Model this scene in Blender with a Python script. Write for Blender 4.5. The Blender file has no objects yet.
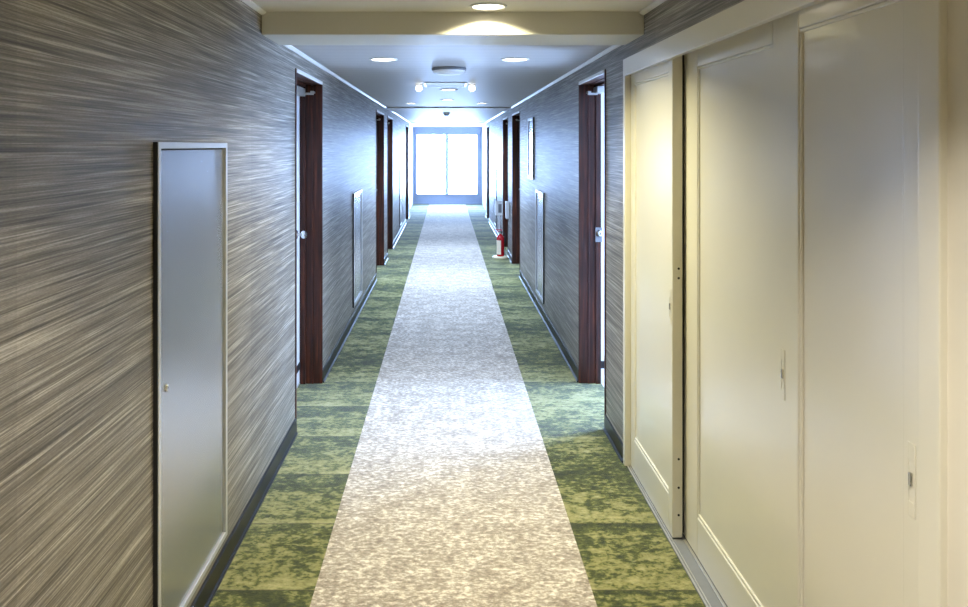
import bpy, bmesh, math, random
from mathutils import Vector, Matrix
random.seed(7)
S = bpy.context.scene
C = S.collection
PI = math.pi

# ------------------------------------------------------------------ sizes (metres; camera stands at x=0, y=0, looks along +y)
XL, XR = -0.868, 0.927            # corridor wall faces
WT = 0.20                         # wall thickness
Z_NEAR, Z_MID, Z_FAR = 2.28, 2.20, 2.205
Y_BACK, Y_BAY, Y_END = -2.2, 17.9, 21.7
BAY_L, BAY_R = -0.955, 1.01

# ------------------------------------------------------------------ helpers
def lin(r, g, b):
    f = lambda c: (c/255/12.92) if c/255 <= 0.04045 else ((c/255+0.055)/1.055)**2.4
    return (f(r), f(g), f(b), 1.0)

def bm_new(): return bmesh.new()

def box(bm, x0, x1, y0, y1, z0, z1):
    vs = [bm.verts.new((x, y, z)) for x in (min(x0,x1), max(x0,x1)) for y in (min(y0,y1), max(y0,y1)) for z in (min(z0,z1), max(z0,z1))]
    for q in ((0,1,3,2), (4,6,7,5), (0,4,5,1), (2,3,7,6), (0,2,6,4), (1,5,7,3)):
        bm.faces.new([vs[i] for i in q])

def lathe(bm, prof, n=32, c=(0,0,0), axis='Z', cap=True):
    """prof = [(r, h), ...] swept round an axis through c"""
    rings = []
    for r, h in prof:
        ring = []
        for k in range(n):
            a = 2*PI*k/n
            p = (r*math.cos(a), r*math.sin(a), h)
            if axis == 'X': p = (p[2], p[0], p[1])
            if axis == 'Y': p = (p[1], p[2], p[0])
            ring.append(bm.verts.new((c[0]+p[0], c[1]+p[1], c[2]+p[2])))
        rings.append(ring)
    for a, b in zip(rings, rings[1:]):
        for k in range(n):
            bm.faces.new((a[k], a[(k+1)%n], b[(k+1)%n], b[k]))
    if cap:
        if prof[0][0] > 1e-5: bm.faces.new(list(reversed(rings[0])))
        if prof[-1][0] > 1e-5: bm.faces.new(rings[-1])

def tube(bm, pts, r, n=10):
    pts = [Vector(p) for p in pts]
    rings = []
    for i, p in enumerate(pts):
        t = (pts[min(i+1, len(pts)-1)] - pts[max(i-1, 0)]).normalized()
        u = t.cross(Vector((0,0,1)))
        if u.length < 1e-3: u = t.cross(Vector((1,0,0)))
        u.normalize(); v = t.cross(u)
        rings.append([bm.verts.new(p + r*(math.cos(2*PI*k/n)*u + math.sin(2*PI*k/n)*v)) for k in range(n)])
    for a, b in zip(rings, rings[1:]):
        for k in range(n): bm.faces.new((a[k], a[(k+1)%n], b[(k+1)%n], b[k]))
    bm.faces.new(list(reversed(rings[0]))); bm.faces.new(rings[-1])

def prism(bm, poly, y0, y1):
    """poly in (x,z), swept along y"""
    a = [bm.verts.new((x, y0, z)) for x, z in poly]
    b = [bm.verts.new((x, y1, z)) for x, z in poly]
    n = len(poly)
    for k in range(n): bm.faces.new((a[k], a[(k+1)%n], b[(k+1)%n], b[k]))
    bm.faces.new(list(reversed(a))); bm.faces.new(b)

def obj(name, bm, mats, parent=None, bevel=0, smooth=False):
    bmesh.ops.recalc_face_normals(bm, faces=bm.faces)
    me = bpy.data.meshes.new(name); bm.to_mesh(me); bm.free()
    for m in (mats if isinstance(mats, (list, tuple)) else [mats]): me.materials.append(m)
    o = bpy.data.objects.new(name, me); C.objects.link(o)
    if parent:
        o.parent = parent
        o.matrix_parent_inverse = Matrix.Translation(-parent.location)
    if smooth:
        me.polygons.foreach_set('use_smooth', [True]*len(me.polygons))
        me.set_sharp_from_angle(angle=math.radians(40))
    if bevel:
        b = o.modifiers.new('bevel', 'BEVEL'); b.width = bevel; b.segments = 2; b.limit_method = 'ANGLE'
    return o

def boxes(name, lst, mat, parent=None, bevel=0):
    bm = bm_new()
    for b in lst: box(bm, *b)
    return obj(name, bm, mat, parent, bevel)

def tag(o, label=None, cat=None, group=None, kind=None):
    if label: o['label'] = label
    if cat: o['category'] = cat
    if group: o['group'] = group
    if kind: o['kind'] = kind
    return o

def struct(o, label=None): return tag(o, label, kind='structure')

def empty(name, loc):
    o = bpy.data.objects.new(name, None); o.location = loc; C.objects.link(o)
    o.empty_display_size = 0.1
    return o

# ------------------------------------------------------------------ materials
def mat(name, col, rough=0.5, metal=0.0, spec=0.5, coat=0.0, coat_r=0.1, noise=0.0, nscale=30, bump=0.0, bscale=200):
    m = bpy.data.materials.new(name); m.use_nodes = True
    nt = m.node_tree; b = nt.nodes['Principled BSDF']
    b.inputs['Base Color'].default_value = col
    b.inputs['Roughness'].default_value = rough
    b.inputs['Metallic'].default_value = metal
    b.inputs['Specular IOR Level'].default_value = spec
    b.inputs['Coat Weight'].default_value = coat
    b.inputs['Coat Roughness'].default_value = coat_r
    tc = nt.nodes.new('ShaderNodeTexCoord')
    if noise:
        n = nt.nodes.new('ShaderNodeTexNoise'); n.inputs['Scale'].default_value = nscale; n.inputs['Detail'].default_value = 4
        nt.links.new(tc.outputs['Object'], n.inputs['Vector'])
        r = nt.nodes.new('ShaderNodeValToRGB')
        r.color_ramp.elements[0].position = 0.3; r.color_ramp.elements[1].position = 0.7
        r.color_ramp.elements[0].color = [c*(1-noise) for c in col[:3]] + [1]
        r.color_ramp.elements[1].color = [min(1, c*(1+noise)) for c in col[:3]] + [1]
        nt.links.new(n.outputs['Fac'], r.inputs['Fac']); nt.links.new(r.outputs['Color'], b.inputs['Base Color'])
    if bump:
        n = nt.nodes.new('ShaderNodeTexNoise'); n.inputs['Scale'].default_value = bscale; n.inputs['Detail'].default_value = 3
        nt.links.new(tc.outputs['Object'], n.inputs['Vector'])
        bp = nt.nodes.new('ShaderNodeBump'); bp.inputs['Strength'].default_value = bump; bp.inputs['Distance'].default_value = 0.002
        nt.links.new(n.outputs['Fac'], bp.inputs['Height']); nt.links.new(bp.outputs['Normal'], b.inputs['Normal'])
    return m

def emis(name, col, strength):
    m = bpy.data.materials.new(name); m.use_nodes = True
    b = m.node_tree.nodes['Principled BSDF']
    b.inputs['Base Color'].default_value = col
    b.inputs['Emission Color'].default_value = col
    b.inputs['Emission Strength'].default_value = strength
    return m

class NT:
    def __init__(s, name):
        s.m = bpy.data.materials.new(name); s.m.use_nodes = True
        s.nt = s.m.node_tree; s.b = s.nt.nodes['Principled BSDF']
        s.tc = s.nt.nodes.new('ShaderNodeTexCoord')
    def link(s, a, b): s.nt.links.new(a, b)
    def mapping(s, scale, loc=(0,0,0)):
        n = s.nt.nodes.new('ShaderNodeMapping'); n.inputs['Scale'].default_value = scale; n.inputs['Location'].default_value = loc
        s.link(s.tc.outputs['Object'], n.inputs['Vector']); return n.outputs['Vector']
    def noise(s, vec, scale=1, detail=3, rough=0.5):
        n = s.nt.nodes.new('ShaderNodeTexNoise'); n.inputs['Scale'].default_value = scale
        n.inputs['Detail'].default_value = detail; n.inputs['Roughness'].default_value = rough
        s.link(vec, n.inputs['Vector']); return n.outputs['Fac']
    def math(s, op, a, b=None, clamp=False):
        n = s.nt.nodes.new('ShaderNodeMath'); n.operation = op; n.use_clamp = clamp
        for i, v in enumerate((a, b)):
            if v is None: continue
            if isinstance(v, (int, float)): n.inputs[i].default_value = v
            else: s.link(v, n.inputs[i])
        return n.outputs[0]
    def xyz(s):
        n = s.nt.nodes.new('ShaderNodeSeparateXYZ'); s.link(s.tc.outputs['Object'], n.inputs[0]); return n.outputs
    def white(s, val):
        n = s.nt.nodes.new('ShaderNodeTexWhiteNoise'); n.noise_dimensions = '1D'; s.link(val, n.inputs['W']); return n.outputs['Value']
    def ramp(s, fac, stops, interp='LINEAR'):
        n = s.nt.nodes.new('ShaderNodeValToRGB'); cr = n.color_ramp; cr.interpolation = interp
        while len(cr.elements) < len(stops): cr.elements.new(0.5)
        for e, (p, c) in zip(cr.elements, stops): e.position = p; e.color = c
        s.link(fac, n.inputs['Fac']); return n.outputs['Color']
    def mul(s, col, fac):
        n = s.nt.nodes.new('ShaderNodeMix'); n.data_type = 'RGBA'; n.blend_type = 'MULTIPLY'; n.inputs[0].default_value = 1
        s.link(col, n.inputs[6]); s.link(fac, n.inputs[7]); return n.outputs[2]
    def bump(s, h, strength, dist):
        n = s.nt.nodes.new('ShaderNodeBump'); n.inputs['Strength'].default_value = strength; n.inputs['Distance'].default_value = dist
        s.link(h, n.inputs['Height']); s.link(n.outputs['Normal'], s.b.inputs['Normal'])

def wallpaper():
    t = NT('streaked_vinyl_wallpaper')
    a = t.noise(t.mapping((0.6, 1.7, 120)), 1, 3, 0.6)
    b = t.noise(t.mapping((0.6, 3.0, 270), (3, 7, 1)), 1, 2, 0.6)
    c = t.noise(t.mapping((0.6, 0.7, 26), (1, 2, 9)), 1, 2, 0.5)
    g = t.noise(t.mapping((40, 90, 420)), 1, 1, 0.5)
    f = t.math('ADD', t.math('MULTIPLY', a, 0.42), t.math('MULTIPLY', b, 0.42))
    f = t.math('ADD', f, t.math('MULTIPLY', c, 0.08))
    f = t.math('ADD', f, t.math('MULTIPLY', g, 0.08))
    col = t.ramp(f, [(0.37, lin(60, 55, 48)), (0.46, lin(102, 96, 86)), (0.53, lin(131, 125, 114)), (0.64, lin(190, 184, 172))])
    y = t.xyz()[1]
    sheet = t.white(t.math('FLOOR', t.math('DIVIDE', t.math('ADD', y, 0.3), 0.92)))
    tint = t.ramp(sheet, [(0, (0.86, 0.86, 0.86, 1)), (1, (1, 1, 1, 1))])
    col = t.mul(col, tint)
    t.link(col, t.b.inputs['Base Color'])
    t.b.inputs['Roughness'].default_value = 0.46
    t.b.inputs['Specular IOR Level'].default_value = 0.5
    t.bump(f, 0.35, 0.002)
    return t.m

def green_carpet():
    t = NT('mottled_green_carpet')
    x, y, z = t.xyz()
    row = t.math('DIVIDE', t.math('ADD', y, 0.17), 0.5)
    idx = t.math('FLOOR', row); fr = t.math('FRACT', row)
    side = t.math('MULTIPLY', t.math('GREATER_THAN', x, 0.0), 37.3)
    h = t.white(t.math('ADD', idx, side))
    flip = t.math('GREATER_THAN', h, 0.35)
    grad = t.math('ABSOLUTE', t.math('SUBTRACT', flip, fr))
    n1 = t.noise(t.mapping((36, 56, 1)), 1, 5, 0.72)
    n2 = t.noise(t.mapping((6, 11, 1), (2, 1, 0)), 1, 3, 0.6)
    n3 = t.noise(t.mapping((22, 30, 1), (5, 3, 0)), 1, 2, 0.5)
    f = t.math('ADD', t.math('MULTIPLY', n1, 0.45), t.math('MULTIPLY', n2, 0.40))
    f = t.math('ADD', f, t.math('MULTIPLY', n3, 0.25))
    f = t.math('ADD', f, t.math('MULTIPLY', t.math('SUBTRACT', grad, 0.5), 0.10))
    f = t.math('ADD', f, t.math('MULTIPLY', t.math('SUBTRACT', h, 0.5), 0.03))
    col = t.ramp(f, [(0.45, lin(38, 44, 8)), (0.54, lin(70, 76, 24)), (0.575, lin(114, 113, 60)), (0.70, lin(152, 146, 98))])
    seam = t.math('LESS_THAN', t.math('MINIMUM', fr, t.math('SUBTRACT', 1.0, fr)), 0.010)
    sc = t.ramp(seam, [(0, (1, 1, 1, 1)), (1, (0.6, 0.6, 0.6, 1))])
    t.link(t.mul(col, sc), t.b.inputs['Base Color'])
    t.b.inputs['Roughness'].default_value = 0.95
    t.b.inputs['Specular IOR Level'].default_value = 0.15
    t.b.inputs['Sheen Weight'].default_value = 0.25
    t.bump(t.noise(t.mapping((300, 300, 300)), 1, 2), 0.5, 0.004)
    return t.m

def beige_carpet():
    t = NT('flecked_beige_carpet')
    n1 = t.noise(t.mapping((34, 54, 1)), 1, 5, 0.75)
    n2 = t.noise(t.mapping((8, 9, 1), (4, 1, 0)), 1, 2, 0.5)
    f = t.math('ADD', t.math('MULTIPLY', n1, 0.80), t.math('MULTIPLY', n2, 0.2))
    col = t.ramp(f, [(0.38, lin(122, 110, 97)), (0.49, lin(158, 146, 131)), (0.545, lin(190, 179, 163)), (0.61, lin(226, 217, 202))])
    t.link(col, t.b.inputs['Base Color'])
    t.b.inputs['Roughness'].default_value = 0.95
    t.b.inputs['Specular IOR Level'].default_value = 0.15
    t.b.inputs['Sheen Weight'].default_value = 0.25
    t.bump(t.noise(t.mapping((300, 300, 300)), 1, 2), 0.5, 0.004)
    return t.m

def ceiling_mat(name, col, rough, spec=0.5, ribs=True):
    t = NT(name)
    t.b.inputs['Base Color'].default_value = col
    t.b.inputs['Roughness'].default_value = rough
    t.b.inputs['Specular IOR Level'].default_value = spec
    if ribs:
        y = t.xyz()[1]
        fr = t.math('FRACT', t.math('DIVIDE', y, 0.15))
        edge = t.math('MINIMUM', fr, t.math('SUBTRACT', 1.0, fr))
        gr = t.math('MINIMUM', t.math('MULTIPLY', edge, 14), 1.0)
        gcol = t.ramp(gr, [(0, (0.82, 0.82, 0.82, 1)), (1, (1, 1, 1, 1))])
        n = t.nt.nodes.new('ShaderNodeRGB'); n.outputs[0].default_value = col
        t.link(t.mul(n.outputs[0], gcol), t.b.inputs['Base Color'])
        t.bump(gr, 0.35, 0.004)
    return t.m

def wood_mat():
    t = NT('dark_stained_wood')
    n = t.noise(t.mapping((60, 60, 3)), 1, 4, 0.6)
    col = t.ramp(n, [(0.35, lin(34, 15, 8)), (0.55, lin(60, 27, 14)), (0.7, lin(94, 47, 25))])
    t.link(col, t.b.inputs['Base Color'])
    t.b.inputs['Roughness'].default_value = 0.45
    t.b.inputs['Specular IOR Level'].default_value = 0.3
    return t.m

def glass_mat():
    m = bpy.data.materials.new('window_glass'); m.use_nodes = True
    nt = m.node_tree; nt.nodes.clear()
    o = nt.nodes.new('ShaderNodeOutputMaterial'); mx = nt.nodes.new('ShaderNodeMixShader')
    fr = nt.nodes.new('ShaderNodeFresnel'); fr.inputs['IOR'].default_value = 1.25
    tr = nt.nodes.new('ShaderNodeBsdfTransparent'); gl = nt.nodes.new('ShaderNodeBsdfGlossy'); gl.inputs['Roughness'].default_value = 0.02
    nt.links.new(fr.outputs[0], mx.inputs[0]); nt.links.new(tr.outputs[0], mx.inputs[1]); nt.links.new(gl.outputs[0], mx.inputs[2])
    nt.links.new(mx.outputs[0], o.inputs['Surface'])
    return m

M = dict(
    paper=wallpaper(), green=green_carpet(), beige=beige_carpet(), wood=wood_mat(), glass=glass_mat(),
    ceil_near=ceiling_mat('warm_plaster_ceiling', lin(206, 203, 192), 0.6, ribs=False),
    beam=ceiling_mat('painted_beam', lin(198, 197, 188), 0.5, ribs=False),
    ceil_mid=ceiling_mat('ribbed_metal_ceiling', lin(172, 170, 168), 0.5, spec=0.35),
    crown=mat('pale_ceiling_trim', lin(212, 212, 208), 0.4, noise=0.02),
    cream=mat('glossy_cream_paint', lin(214, 210, 194), 0.3, coat=0.5, coat_r=0.12, noise=0.015, nscale=3),
    cream_flat=mat('cream_wall_paint', lin(216, 210, 194), 0.55, noise=0.02, nscale=5, bump=0.1),
    white=mat('white_paint', lin(226, 228, 230), 0.5, noise=0.015, nscale=6),
    leaf=mat('pale_door_paint', lin(225, 226, 228), 0.35, noise=0.015, nscale=4),
    black=mat('black_vinyl_skirting', lin(26, 26, 28), 0.35, noise=0.1),
    dark=mat('dark_recess', lin(30, 28, 26), 0.7, noise=0.1),
    panel=mat('grey_painted_steel', lin(176, 178, 182), 0.26, metal=0.75, noise=0.02, nscale=3),
    panel_frame=mat('pale_steel_frame', lin(205, 207, 210), 0.3, metal=0.5, noise=0.02),
    chrome=mat('brushed_chrome', lin(205, 203, 198), 0.22, metal=1.0, noise=0.03),
    alu=mat('anodised_aluminium', lin(190, 188, 182), 0.35, metal=0.7, noise=0.04),
    winframe=mat('blue_grey_aluminium', lin(150, 156, 172), 0.4, metal=0.2, noise=0.03),
    grey=mat('grey_plastic', lin(120, 122, 126), 0.5, noise=0.03),
    red=mat('red_enamel', lin(178, 18, 28), 0.25, coat=0.4, noise=0.03),
    rubber=mat('black_rubber', lin(22, 22, 22), 0.6, noise=0.1),
    sticker=mat('cream_label_paper', lin(232, 216, 190), 0.5, noise=0.03),
    standplastic=mat('cream_plastic', lin(226, 208, 168), 0.45, noise=0.03),
    roomfloor=mat('pale_room_floor', lin(200, 196, 190), 0.6, noise=0.05),
)
EM_WARM = emis('warm_lamp_lens', (1.0, 0.90, 0.70, 1), 9)
EM_COOL = emis('cool_lamp_lens', (0.95, 0.97, 1.0, 1), 9)

# ------------------------------------------------------------------ floor and carpets
FT = 0.006
f = struct(boxes('floor', [(BAY_L-0.2, BAY_R+0.2, Y_BACK-0.2, Y_END+0.25, -0.12, -FT)], M['dark']))
BX0, BX1 = -0.490, 0.540
tag(boxes('carpet_runner', [(BX0, BX1, Y_BACK, Y_END, -FT, 0)], M['beige']),
    'beige flecked carpet running down the middle of the corridor between the green strips', 'carpet')
# doorways: (near edge, far edge) of clear opening
L_DOORS = [(4.39, 5.29), (9.40, 10.52), (11.20, 12.20), (16.25, 17.15)]
R_DOORS = [(4.45, 5.30), (9.62, 10.68), (11.50, 12.45), (16.55, 17.35)]
bm = bm_new(); box(bm, XL, BX0, Y_BACK, Y_BAY, -FT, 0)
tag(obj('carpet_border', bm, M['green']), 'mottled green carpet strip along the left wall', 'carpet')
bm = bm_new(); box(bm, BX1, XR, Y_BACK, Y_BAY, -FT, 0)
tag(obj('carpet_border', bm, M['green']), 'mottled green carpet strip along the right wall and sliding doors', 'carpet')

tag(boxes('carpet_border', [(BAY_L, BX0, Y_BAY, Y_END, -FT, 0)], M['green']), 'short green carpet strip left of the beige runner in the window bay', 'carpet')
tag(boxes('carpet_border', [(BX1, BAY_R, Y_BAY, Y_END, -FT, 0)], M['green']), 'short green carpet strip right of the beige runner in the window bay', 'carpet')
# ------------------------------------------------------------------ walls
HEAD = 2.075                       # clear door height
JH = 0.022                         # head trim height
J = 0.022                          # jamb thickness
ZT = 2.45
def wall_boxes(x0, x1, y0, y1, doors):
    out = []; y = y0
    for a, b in doors:
        out.append((x0, x1, y, a-J, -0.1, ZT)); out.append((x0, x1, a-J, b+J, HEAD+JH, ZT)); y = b+J
    out.append((x0, x1, y, y1, -0.1, ZT))
    return out
struct(boxes('wall_left', wall_boxes(XL-WT, XL, Y_BACK, Y_BAY, L_DOORS), M['paper']))
SY0, SY1 = 1.41, 3.965             # sliding-door opening incl. casing
rb = wall_boxes(XR, XR+WT, SY1, Y_BAY, R_DOORS)
rb.append((XR, XR+WT, SY0-3.6, SY1, 2.10, ZT))
struct(boxes('wall_right', rb, M['paper']))
struct(boxes('wall_near_right', [(XR, XR+WT, Y_BACK, SY0, -0.1, 2.10)], M['cream_flat']))
struct(boxes('wall_closet', [(1.085, XR+WT, SY0, SY1, -0.1, 2.10)], M['dark']))
struct(boxes('wall_back', [(XL-WT, XR+WT, Y_BACK-0.15, Y_BACK, -0.1, ZT)], M['cream_flat']))
struct(boxes('wall_bay_left', [(BAY_L-0.12, BAY_L, Y_BAY, Y_END, -0.1, ZT)], M['white']))
struct(boxes('wall_bay_right', [(BAY_R, BAY_R+0.12, Y_BAY, Y_END, -0.1, ZT)], M['white']))

# baseboards with a small toe
def baseboard(name, xw, s, y0, y1, doors, extra=0):
    bm = bm_new(); y = y0
    poly = [(xw, 0.0), (xw+s*0.016, 0.0), (xw+s*0.016, 0.006), (xw+s*0.008, 0.014), (xw+s*0.008, 0.085), (xw+s*0.004, 0.09), (xw, 0.09)]
    for a, b in doors:
        prism(bm, poly, y, a-J); y = b+J
    prism(bm, poly, y, y1)
    return struct(obj(name, bm, M['black']))
baseboard('baseboard_left', XL, 1, Y_BACK, Y_BAY, L_DOORS)
baseboard('baseboard_right', XR, -1, SY1, Y_BAY, R_DOORS)
baseboard('baseboard_near_right', XR, -1, Y_BACK, SY0, [])

# ------------------------------------------------------------------ ceilings, beams, crown trim
B1a, B1b, B1z = 3.575, 3.95, 2.172
B2a, B2b, B2z = 10.75, 11.85, 2.185
bm = bm_new(); box(bm, XL, XR, Y_BACK, B1a, Z_NEAR, ZT)
struct(obj('ceiling_near', bm, M['ceil_near']))
struct(boxes('ceiling', [(XL, XR, B1b, B2a, Z_MID, ZT)], M['ceil_mid']))
struct(boxes('ceiling_far', [(XL, XR, B2b, Y_BAY, Z_FAR, ZT)], M['ceil_mid']))
struct(boxes('ceiling_bay', [(BAY_L, BAY_R, Y_BAY, Y_END, 2.195, ZT)], M['white']))
struct(boxes('trim_1', [(XL, XR, B1a, B1b, B1z, ZT)], M['beam'], bevel=0.004))
struct(boxes('trim_2', [(XL, XR, B2a, B2b, B2z, ZT)], M['ceil_mid'], bevel=0.003))
def crown(n, y0, y1, z):
    bm = bm_new()
    for xw, s in ((XL, 1), (XR, -1)):
        prism(bm, [(xw, z), (xw+s*0.022, z), (xw+s*0.022, z-0.006), (xw+s*0.008, z-0.016), (xw, z-0.016)], y0, y1)
    struct(obj('trim_%d' % n, bm, M['crown']))
crown(3, Y_BACK, B1a, Z_NEAR); crown(4, B1b, B2a, Z_MID); crown(5, B2b, Y_BAY, Z_FAR)

# ------------------------------------------------------------------ room doors
def room_door(n, s, xw, a, b, leaf_open=False, label=None):
    """s=+1: wall on the left (recess goes to -x); s=-1: on the right"""
    d = empty('door_%d' % n, (xw, a, 0)); struct(d, label)
    X = lambda dep: xw - s*dep
    fr = bm_new()
    for y0, y1 in ((a-J, a), (b, b+J)):
        box(fr, X(-0.006), X(0.145 if leaf_open else 0.17), y0, y1, 0, HEAD+JH)
    box(fr, X(0.001), X(0.17), a, b, HEAD, HEAD+JH)
    obj('door_frame', fr, M['wood'], d, bevel=0.003)
    st = bm_new()
    for dep0, dep1, t in ((0.055, 0.066, 0.006), (0.108, 0.145, 0.016)):
        box(st, X(dep0), X(dep1), a, a+t, 0, HEAD); box(st, X(dep0), X(dep1), b-t, b, 0, HEAD)
        box(st, X(dep0), X(dep1), a+t, b-t, HEAD-t, HEAD)
    obj('door_stop', st, M['wood'], d, bevel=0.002)
    boxes('doorway_carpet', [(X(0), X(0.15), a, b, -FT, 0)], M['green'], d)
    boxes('head_trim', [(X(-0.009), X(0.001), a, b, HEAD, HEAD+JH)], M['crown'], d, bevel=0.002)
    if not leaf_open:
        boxes('door_leaf', [(X(0.150), X(0.190), a+0.002, b-0.002, 0.012, HEAD-0.002)], M['leaf'], d, bevel=0.002)
        boxes('threshold', [(X(0.150), X(0.19), a, b, -0.005, 0.008)], M['alu'], d)
        boxes('kick_strip', [(X(0.143), X(0.150), a+0.02, b-0.02, 0.11, 0.155)], M['rubber'], d)
        k = bm_new(); yk = b-0.13; xk = X(0.150)
        lathe(k, [(0.030, 0.0), (0.030, 0.006), (0.012, 0.010), (0.011, 0.030), (0.024, 0.040), (0.029, 0.052), (0.027, 0.066), (0.014, 0.074), (0.0001, 0.076)] if s > 0
              else [(r, -h) for r, h in [(0.030, 0.0), (0.030, 0.006), (0.012, 0.010), (0.011, 0.030), (0.024, 0.040), (0.029, 0.052), (0.027, 0.066), (0.014, 0.074), (0.0001, 0.076)]],
              24, (xk, yk, 1.05), 'X')
        obj('door_knob', k, M['chrome'], d, smooth=True)
    else:
        # leaf swung back into the room against the near side wall
        boxes('door_leaf', [(X(0.195), X(0.195+0.84), a-0.05, a-0.012, 0.012, HEAD-0.002)], M['leaf'], d, bevel=0.002)
        boxes('inner_lining', [(X(0.145), X(0.20), b, b+J, 0, HEAD+JH), (X(0.145), X(0.20), a-J, a, 0, HEAD+JH)], M['leaf'], d)
        boxes('kick_strip', [(X(0.147), X(0.20), b-0.006, b, 0.105, 0.155)], M['rubber'], d)
        p = bm_new(); box(p, X(0.105), X(0.150), b-0.020, b-0.016, 0.985, 1.085)
        obj('strike_plate', p, M['grey'], d, bevel=0.001)
        p = bm_new(); lathe(p, [(0.022, 0.0), (0.026, -0.012), (0.018, -0.026), (0.010, -0.028), (0.009, -0.006)], 20, (X(0.130), b-0.020, 1.045), 'Y')
        obj('latch_cup', p, M['chrome'], d, smooth=True)
    cl = bm_new()
    box(cl, X(0.10), X(0.150), b-0.30, b-0.06, HEAD-0.085, HEAD-0.03) if not leaf_open else box(cl, X(0.09), X(0.143), b-0.16, b-0.02, HEAD-0.065, HEAD-0.02)
    c = obj('door_closer', cl, M['alu'], d, bevel=0.004)
    arm = bm_new()
    box(arm, X(0.040), X(0.105), b-0.10, b-0.075, HEAD-0.075, HEAD-0.062)
    box(arm, X(0.040), X(0.060), b-0.10, b-0.02, HEAD-0.062, HEAD-0.05)
    obj('closer_arm', arm, M['alu'], c)
    return d
room_door(1, 1, XL, *L_DOORS[0], label='nearest doorway on the left with dark wooden frame and round silver knob')
room_door(2, 1, XL, *L_DOORS[1], label='second doorway on the left, dark wooden frame')
room_door(3, 1, XL, *L_DOORS[2], label='third doorway on the left, dark wooden frame')
room_door(4, 1, XL, *L_DOORS[3], label='farthest doorway on the left, beside the window bay')
room_door(5, -1, XR, *R_DOORS[0], leaf_open=True, label='nearest doorway on the right, reddish brown frame lit from the open room')
room_door(6, -1, XR, *R_DOORS[1], label='second doorway on the right, before the fire extinguisher')
room_door(7, -1, XR, *R_DOORS[2], label='third doorway on the right, behind the fire extinguisher')
room_door(8, -1, XR, *R_DOORS[3], label='farthest doorway on the right, beside the window bay')

# the lit guest room behind the open doorway on the right
RX0, RV, RX1 = XR+WT, 1.95, 2.9      # wall back, end of the entrance passage, window wall
ry0, ry1, ry2 = R_DOORS[0][0]-0.10, 5.40, 6.6
struct(boxes('wall_room_far', [(RX0, RV, ry1, ry1+0.1, -0.1, 2.4), (RV-0.1, RV, ry1+0.1, ry2, -0.1, 2.4), (RV-0.1, RX1, ry2, ry2+0.1, -0.1, 2.4)], M['white']))
struct(boxes('wall_room_near', [(RX0, RX1, ry0-0.1, ry0, -0.1, 2.4)], M['white']))
struct(boxes('floor_room', [(XR+0.15, RX0, R_DOORS[0][0], R_DOORS[0][1], -0.1, 0.0), (RX0, RX1, ry0, ry1, -0.1, 0.0), (RV, RX1, ry1, ry2, -0.1, 0.0)], M['roomfloor']))
struct(boxes('ceiling_room', [(RX0, RX1, ry0, ry1, 2.3, 2.4), (RV, RX1, ry1, ry2, 2.3, 2.4)], M['white']))
struct(boxes('baseboard_room', [(RX0, RV, ry1-0.008, ry1, 0.0, 0.07)], M['black']))
WZ0, WZ1, WY0, WY1 = 0.25, 2.2, 4.90, 6.15
w = struct(boxes('window_2', [(RX1, RX1+0.08, ry0-0.1, WY0, -0.1, 2.4), (RX1, RX1+0.08, WY1, ry2+0.1, -0.1, 2.4),
                              (RX1, RX1+0.08, WY0, WY1, -0.1, WZ0), (RX1, RX1+0.08, WY0, WY1, WZ1, 2.4)], M['white']))
boxes('window_pane', [(RX1+0.03, RX1+0.036, WY0, WY1, WZ0, WZ1)], M['glass'], w)

# ------------------------------------------------------------------ window at the far end
w = struct(empty('window_1', (0.02, Y_END, 0)), 'bright two-pane window filling the end of the corridor')
wx0, wx1, wz0, wz1 = -0.835, 0.865, 0.285, 1.972
mid = 0.012
boxes('window_surround', [(BAY_L, wx0, Y_END, Y_END+0.12, -0.1, 2.45), (wx1, BAY_R, Y_END, Y_END+0.12, -0.1, 2.45),
                          (wx0, wx1, Y_END, Y_END+0.12, wz1, 2.45), (wx0, wx1, Y_END, Y_END+0.12, -0.1, wz0)], M['winframe'], w)
boxes('window_frame', [(wx0-0.045, wx0, Y_END-0.03, Y_END, wz0-0.04, wz1+0.04), (wx1, wx1+0.045, Y_END-0.03, Y_END, wz0-0.04, wz1+0.04),
                       (wx0, wx1, Y_END-0.03, Y_END, wz1, wz1+0.04), (wx0, wx1, Y_END-0.05, Y_END, wz0-0.04, wz0)], M['winframe'], w, bevel=0.004)
boxes('outer_frame', [(BAY_L, BAY_L+0.03, Y_END-0.06, Y_END, 0, 2.195), (BAY_R-0.03, BAY_R, Y_END-0.06, Y_END, 0, 2.195),
                      (BAY_L+0.03, BAY_R-0.03, Y_END-0.06, Y_END, 0.0, 0.05)], M['winframe'], w, bevel=0.004)
sash = boxes('sash_frame', [(mid-0.043, mid+0.043, Y_END-0.01, Y_END+0.06, wz0, wz1)], M['winframe'], w)
boxes('sash_latch', [(mid-0.028, mid+0.02, Y_END-0.04, Y_END-0.01, 0.95, 1.04)], M['alu'], sash, bevel=0.004)
boxes('window_pane', [(wx0, mid-0.043, Y_END+0.03, Y_END+0.036, wz0, wz1)], M['glass'], w)
boxes('window_pane', [(mid+0.043, wx1, Y_END+0.044, Y_END+0.05, wz0, wz1)], M['glass'], w)

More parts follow.
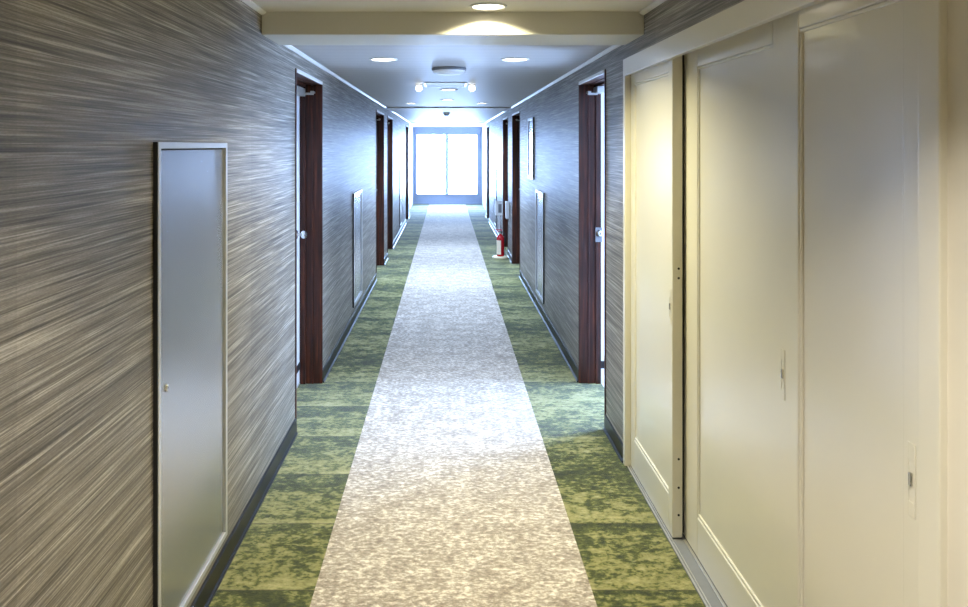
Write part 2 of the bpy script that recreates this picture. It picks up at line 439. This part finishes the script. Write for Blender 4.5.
# ------------------------------------------------------------------ access panels
def access_panel(s, xw, y0, y1, z0, z1, keyz, label, fw=0.02):
    e = empty('access_panel', (xw, y0, z0))
    tag(e, label, 'access panel', 'grey steel access panels in the corridor walls')
    p = 0.014
    X = lambda out: xw + s*out
    boxes('panel_frame', [(X(0), X(p), y0, y0+fw, z0, z1), (X(0), X(p), y1-fw, y1, z0, z1),
                          (X(0), X(p), y0+fw, y1-fw, z0, z0+fw), (X(0), X(p), y0+fw, y1-fw, z1-fw, z1)], M['panel_frame'], e, bevel=0.0015)
    g = 0.005
    boxes('frame_shadow', [(X(0), X(0.012), y0-0.008, y0, z0, z1)], M['rubber'], e)  # shadow line along the frame's near edge, put in as a dark strip
    boxes('shadow_gap', [(X(0), X(0.001), y0+fw, y1-fw, z0+fw, z1-fw)], M['dark'], e)
    boxes('panel_door', [(X(0.001), X(0.005), y0+fw+g, y1-fw-g, z0+fw+g, z1-fw-g)], M['panel'], e, bevel=0.001)
    k = bm_new()
    pr = [(0.012, 0.0), (0.012, 0.003), (0.009, 0.006), (0.004, 0.006), (0.004, 0.003)]
    lathe(k, [(r, s*h) for r, h in pr], 20, (X(0.005), y0+0.085, keyz), 'X')
    obj('key_lock', k, M['chrome'], e, smooth=True)
    return e
access_panel(1, XL, 2.262, 2.972, 0.135, 1.662, 0.905, 'tall grey steel access panel on the left wall nearest the camera')
access_panel(1, XL, 7.05, 7.74, 0.155, 1.21, 0.66, 'waist-high pale steel access panel on the left wall between the first and second doorways', 0.03)
access_panel(1, XL, 14.05, 14.75, 0.155, 1.21, 0.66, 'pale steel access panel far down the left wall, between the third and last doorways', 0.03)
access_panel(-1, XR, 7.22, 7.82, 0.155, 1.205, 0.66, 'waist-high pale steel access panel low on the right wall past the first doorway', 0.03)
access_panel(-1, XR, 8.08, 8.58, 1.29, 1.957, 1.63, 'small pale steel access panel set at eye height on the right wall', 0.03)
access_panel(-1, XR, 14.1, 14.7, 0.155, 1.21, 0.66, 'pale steel access panel far down the right wall, beyond the fire extinguisher', 0.03)

# ------------------------------------------------------------------ sliding doors on the right
struct(boxes('trim_6', [(0.918, 0.944, SY0, SY1, 2.012, 2.10), (0.944, 1.085, SY0, SY1, 2.05, 2.10),
                        (0.918, 1.085, SY1-0.04, SY1, 0, 2.012), (0.912, 1.085, SY0, SY0+0.066, 0, 2.012)], M['cream'], bevel=0.003))
tr = empty('door_track', (0.99, SY0, 0))
tag(tr, 'aluminium floor track with grooves under the cream sliding doors', 'door track')
bm = bm_new()
for x0, x1 in ((0.930, 0.938), (0.942, 0.948), (0.992, 1.002), (1.048, 1.058)):
    box(bm, x0, x1, SY0+0.07, SY1-0.042, -0.001, 0.003)
obj('track_rail', bm, M['alu'], tr, bevel=0.0015)
boxes('track_plate', [(0.930, 1.083, SY0+0.07, SY1-0.042, -0.005, -0.001)], M['grey'], tr)

def sliding_leaf(y0, y1, xf, far_st, near_st, label, pull_y):
    e = empty('sliding_door', (xf, y0, 0.01))
    tag(e, label, 'sliding door', 'cream sliding doors on the right')
    t = 0.044; z0, z1, zb, zt = 0.004, 2.045, 0.165, 1.965
    boxes('leaf_frame', [(xf, xf+t, y0, y0+near_st, z0, z1), (xf, xf+t, y1-far_st, y1, z0, z1),
                         (xf, xf+t, y0+near_st, y1-far_st, z0, zb), (xf, xf+t, y0+near_st, y1-far_st, zt, z1)], M['cream'], e, bevel=0.004)
    boxes('leaf_panel', [(xf+0.009, xf+t-0.009, y0+near_st, y1-far_st, zb, zt)], M['cream'], e)
    boxes('panel_bead', [(xf+0.003, xf+0.012, y0+near_st, y1-far_st, zb, zb+0.014), (xf+0.003, xf+0.012, y0+near_st, y1-far_st, zt-0.010, zt),
                         (xf+0.003, xf+0.012, y0+near_st, y0+near_st+0.010, zb+0.014, zt-0.01), (xf+0.003, xf+0.012, y1-far_st-0.010, y1-far_st, zb+0.014, zt-0.01)],
          M['cream'], e, bevel=0.003)
    p = boxes('flush_pull', [(xf-0.002, xf, pull_y-0.013, pull_y-0.009, 0.895, 1.045), (xf-0.002, xf, pull_y+0.009, pull_y+0.013, 0.895, 1.045),
                             (xf-0.002, xf, pull_y-0.009, pull_y+0.009, 0.895, 0.925), (xf-0.002, xf, pull_y-0.009, pull_y+0.009, 1.010, 1.045)],
              M['cream'], e, bevel=0.0008)
    boxes('pull_cup', [(xf-0.0006, xf, pull_y-0.009, pull_y+0.009, 0.925, 1.010)], M['cream'], p)
    boxes('pull_hook', [(xf-0.006, xf-0.0006, pull_y-0.004, pull_y+0.004, 0.958, 0.985)], M['chrome'], p, bevel=0.001)
    return e
a = sliding_leaf(3.20, 3.92, 0.948, 0.064, 0.058, 'narrow cream sliding door standing farthest along, its grey edge with screw holes facing the camera', 3.225)
bm = bm_new()
for z in (1.095, 1.135, 0.335, 0.215, 0.10): lathe(bm, [(0.005, 0.0), (0.005, -0.0012)], 14, (0.975, 3.20, z), 'Y')
obj('edge_hole', bm, M['rubber'], a)
boxes('edge_shadow', [(0.992, 1.0005, 3.212, 3.226, 0.02, 2.04)], M['rubber'], a)  # black strip standing in for the shade between this leaf and the next
sliding_leaf(2.075, 3.30, 1.003, 0.25, 0.27, 'wide cream sliding door in the middle, on the back track between its two neighbours', 2.27)
sliding_leaf(SY0+0.068, 2.065, 0.948, 0.012, 0.105, 'cream sliding door nearest the camera, against the near casing', 1.552)

# ------------------------------------------------------------------ ceiling lamps
def downlight(x, y, z, r, warm, power, label, group, spread=118, color=None):
    e = empty('downlight', (x, y, z)); tag(e, label, 'ceiling light', group)
    b = bm_new(); lathe(b, [(r*0.82, -0.001), (r*0.86, -0.007), (r, -0.004), (r, 0.0)], 40, (x, y, z), cap=False)
    obj('trim_ring', b, M['crown'], e, smooth=True)
    b = bm_new(); lathe(b, [(0.0001, -0.003), (r*0.5, -0.0028), (r*0.84, -0.002), (r*0.84, 0.0)], 40, (x, y, z))
    obj('lens', b, EM_WARM if warm else EM_COOL, e, smooth=True)
    l = bpy.data.lights.new('lamp_light', 'AREA'); l.shape = 'DISK'; l.size = r*1.6; l.energy = power
    l.color = color or ((1.0, 0.94, 0.83) if warm else (0.48, 0.66, 1.0))
    l.spread = math.radians(spread)
    o = bpy.data.objects.new('lamp_light', l); C.objects.link(o); o.parent = e; o.location = (0, 0, -0.010)
    return e
G = 'round recessed downlights along the corridor ceiling'
PW = dict(near=38, back=31, pair=17, far=32)
downlight(0.188, 3.43, Z_NEAR, 0.085, True, PW['near'], 'warm round downlight in the nearest ceiling, just in front of the beam', G, spread=140, color=(1.0, 0.92, 0.58))
downlight(0.10, 0.9, Z_NEAR, 0.085, True, PW['back'], 'warm round downlight above the camera', G)
downlight(0.03, -1.2, Z_NEAR, 0.085, True, PW['back'], 'warm round downlight behind the camera', G)
downlight(-0.400, 4.82, Z_MID, 0.09, False, PW['pair'], 'cool round downlight just past the beam, left one of the pair', G)
downlight(0.433, 4.82, Z_MID, 0.09, False, PW['pair'], 'cool round downlight just past the beam, right one of the pair', G)
downlight(0.02, 7.42, Z_MID, 0.088, False, PW['far'], 'round downlight on the centre line just behind the ceiling hatch', G)
downlight(0.01, 9.05, Z_MID, 0.085, False, PW['far'], 'round downlight on the centre line between hatch and second beam', G)
downlight(-0.455, 9.75, Z_MID, 0.08, False, PW['far'], 'round downlight in front of the second beam, left one', G)
downlight(0.455, 9.75, Z_MID, 0.08, False, PW['far'], 'round downlight in front of the second beam, right one', G)
downlight(-0.45, 12.1, Z_FAR, 0.08, False, PW['far'], 'far round downlight just behind the second beam, left one', G)
downlight(0.45, 12.1, Z_FAR, 0.08, False, PW['far'], 'far round downlight just behind the second beam, right one', G)
downlight(0.02, 15.2, Z_FAR, 0.08, False, PW['far'], 'farthest round downlight, near the window bay', G)

# round ceiling speaker, hatch, small lamps, smoke detector
e = empty('ceiling_vent', (0.018, 5.37, Z_MID)); tag(e, 'round grey ceiling vent on the centre line, just past the first pair of downlights', 'ceiling vent')
b = bm_new(); lathe(b, [(0.118, 0.0), (0.122, -0.006), (0.122, -0.018), (0.116, -0.020)], 48, (0.018, 5.37, Z_MID)); obj('vent_ring', b, M['grey'], e, smooth=True)
b = bm_new(); lathe(b, [(0.114, -0.020), (0.108, -0.034), (0.08, -0.044), (0.0001, -0.048)], 48, (0.018, 5.37, Z_MID)); obj('vent_disc', b, M['white'], e, smooth=True)

e = empty('ceiling_hatch', (-0.01, 6.80, Z_MID)); tag(e, 'square ceiling hatch with thin metal edge between two small spot lamps', 'ceiling hatch')
hx0, hx1, hy0, hy1 = -0.20, 0.18, 6.60, 7.02
boxes('hatch_frame', [(hx0, hx1, hy0, hy0+0.02, Z_MID-0.006, Z_MID), (hx0, hx1, hy1-0.02, hy1, Z_MID-0.006, Z_MID),
                      (hx0, hx0+0.02, hy0+0.02, hy1-0.02, Z_MID-0.006, Z_MID), (hx1-0.02, hx1, hy0+0.02, hy1-0.02, Z_MID-0.006, Z_MID)], M['alu'], e, bevel=0.001)
boxes('hatch_door', [(hx0+0.024, hx1-0.024, hy0+0.024, hy1-0.024, Z_MID-0.004, Z_MID)], M['ceil_mid'], e)
for x, lab in ((-0.246, 'left'), (0.228, 'right')):
    e = empty('spot_lamp', (x, 6.81, Z_MID)); tag(e, 'small bright round spot lamp on the %s side of the ceiling hatch' % lab, 'spot lamp', 'spot lamps beside the ceiling hatch')
    b = bm_new(); lathe(b, [(0.034, 0.0), (0.034, -0.006), (0.020, -0.014)], 24, (x, 6.81, Z_MID)); obj('lamp_base', b, M['crown'], e, smooth=True)
    b = bm_new(); lathe(b, [(0.018, -0.014), (0.026, -0.022), (0.029, -0.036), (0.024, -0.052), (0.012, -0.060), (0.0001, -0.062)], 24, (x, 6.81, Z_MID))
    obj('lamp_bulb', b, EM_COOL, e, smooth=True)
e = empty('smoke_detector', (0.0, 12.7, Z_FAR)); tag(e, 'small dark smoke detector on the far ceiling past the second beam', 'smoke detector')
b = bm_new(); lathe(b, [(0.06, 0.0), (0.06, -0.012), (0.05, -0.02)], 28, (0.0, 12.7, Z_FAR)); obj('detector_base', b, M['white'], e, smooth=True)
b = bm_new(); lathe(b, [(0.042, -0.02), (0.038, -0.045), (0.02, -0.056), (0.0001, -0.058)], 28, (0.0, 12.7, Z_FAR)); obj('detector_head', b, M['grey'], e, smooth=True)

# ------------------------------------------------------------------ fire extinguisher, its stand, white wall plate
ex, ey = 0.795, 11.22
e = empty('extinguisher_stand', (ex, ey, 0)); tag(e, 'cream round floor stand under the red fire extinguisher', 'extinguisher stand')
b = bm_new(); lathe(b, [(0.112, 0.0), (0.118, 0.006), (0.116, 0.022), (0.104, 0.030), (0.0001, 0.030)], 36, (ex, ey, 0)); obj('stand_base', b, M['standplastic'], e, smooth=True)
sy = ey+0.22
e = empty('sign_stand', (ex-0.005, sy, 0)); tag(e, 'slim white post sign standing just behind the red fire extinguisher', 'sign')
b = bm_new(); lathe(b, [(0.055, 0.0), (0.058, 0.004), (0.05, 0.010), (0.0001, 0.011)], 28, (ex-0.005, sy, 0)); obj('sign_foot', b, M['white'], e, smooth=True)
b = bm_new(); tube(b, [(ex-0.005, sy, 0.008), (ex-0.005, sy, 0.66)], 0.008); obj('sign_post', b, M['white'], e, smooth=True)
s_ = boxes('sign_plate', [(ex-0.060, ex+0.045, sy-0.018, sy-0.008, 0.61, 0.83)], M['white'], e, bevel=0.004)
boxes('sign_field', [(ex-0.018, ex+0.032, sy-0.0195, sy-0.018, 0.65, 0.78)], M['grey'], s_)

e = empty('fire_extinguisher', (ex, ey, 0.03)); tag(e, 'red fire extinguisher with pale label standing on the cream base by the right wall', 'fire extinguisher')
b = bm_new(); lathe(b, [(0.050, 0.0), (0.054, 0.006), (0.056, 0.02), (0.056, 0.255), (0.050, 0.285), (0.036, 0.305), (0.020, 0.315), (0.018, 0.335)], 36, (ex, ey, 0.03)); obj('cylinder_body', b, M['red'], e, smooth=True)
b = bm_new()
n = 14; lo = []; hi = []
for k in range(n+1):
    an = math.radians(178 + 95*k/n)
    lo.append(b.verts.new((ex+0.0568*math.cos(an), ey+0.0568*math.sin(an), 0.06))); hi.append(b.verts.new((ex+0.0568*math.cos(an), ey+0.0568*math.sin(an), 0.265)))
for k in range(n): b.faces.new((lo[k], lo[k+1], hi[k+1], hi[k]))
obj('paper_label', b, M['sticker'], e, smooth=True)
b = bm_new(); lathe(b, [(0.022, 0.33), (0.024, 0.345), (0.018, 0.37)], 20, (ex, ey, 0.03)); obj('valve', b, M['chrome'], e, smooth=True)
b = bm_new(); box(b, ex-0.075, ex+0.015, ey-0.01, ey+0.01, 0.392, 0.400); box(b, ex-0.085, ex+0.015, ey-0.01, ey+0.01, 0.416, 0.424); box(b, ex+0.004, ex+0.018, ey-0.01, ey+0.01, 0.392, 0.424)
obj('lever', b, M['red'], e, bevel=0.002)
b = bm_new(); tube(b, [(ex+0.012, ey, 0.385), (ex+0.045, ey-0.02, 0.385), (ex+0.066, ey-0.03, 0.35), (ex+0.068, ey-0.03, 0.25), (ex+0.066, ey-0.03, 0.13)], 0.008); obj('hose', b, M['rubber'], e, smooth=True)

e = empty('wall_plate', (XR, 11.32, 0.57)); tag(e, 'narrow white plate mounted on the right wall beside the fire extinguisher', 'wall plate')
boxes('plate_body', [(XR-0.045, XR, 11.28, 11.45, 0.57, 0.82)], M['white'], e, bevel=0.004)

# ------------------------------------------------------------------ daylight
wd = bpy.data.worlds.new('overcast_sky'); S.world = wd; wd.use_nodes = True
bg = wd.node_tree.nodes['Background']; bg.inputs['Color'].default_value = (0.38, 0.58, 1.0, 1); bg.inputs['Strength'].default_value = 64
def portal(name, loc, rot, sx, sy):
    l = bpy.data.lights.new(name, 'AREA'); l.shape = 'RECTANGLE'; l.size = sx; l.size_y = sy
    l.cycles.is_portal = True
    o = bpy.data.objects.new(name, l); C.objects.link(o); o.location = loc; o.rotation_euler = rot
portal('window_daylight', ((wx0+wx1)/2, Y_END+0.14, (wz0+wz1)/2), (-PI/2, 0, 0), wx1-wx0, wz1-wz0)
portal('room_daylight', (RX1+0.1, (WY0+WY1)/2, (WZ0+WZ1)/2), (0, PI/2, 0), WZ1-WZ0, WY1-WY0)

# ------------------------------------------------------------------ camera and look
cd = bpy.data.cameras.new('camera'); cam = bpy.data.objects.new('camera', cd); C.objects.link(cam)
cam.location = (0, 0, 1.65); cam.rotation_euler = (PI/2, 0, 0)
cd.sensor_width = 36; cd.lens = 762/968*36
cd.shift_x = (484-446.5)/968; cd.shift_y = -(303.5-146)/968
cd.clip_start = 0.05
S.camera = cam
S.view_settings.view_transform = 'Standard'; S.view_settings.look = 'None'
S.view_settings.exposure = 0.0; S.view_settings.gamma = 1.0; S.view_settings.use_curve_mapping = False
S.cycles.max_bounces = 10; S.cycles.diffuse_bounces = 6; S.cycles.glossy_bounces = 5
S.cycles.use_denoising = True
S.cycles.sample_clamp_indirect = 8
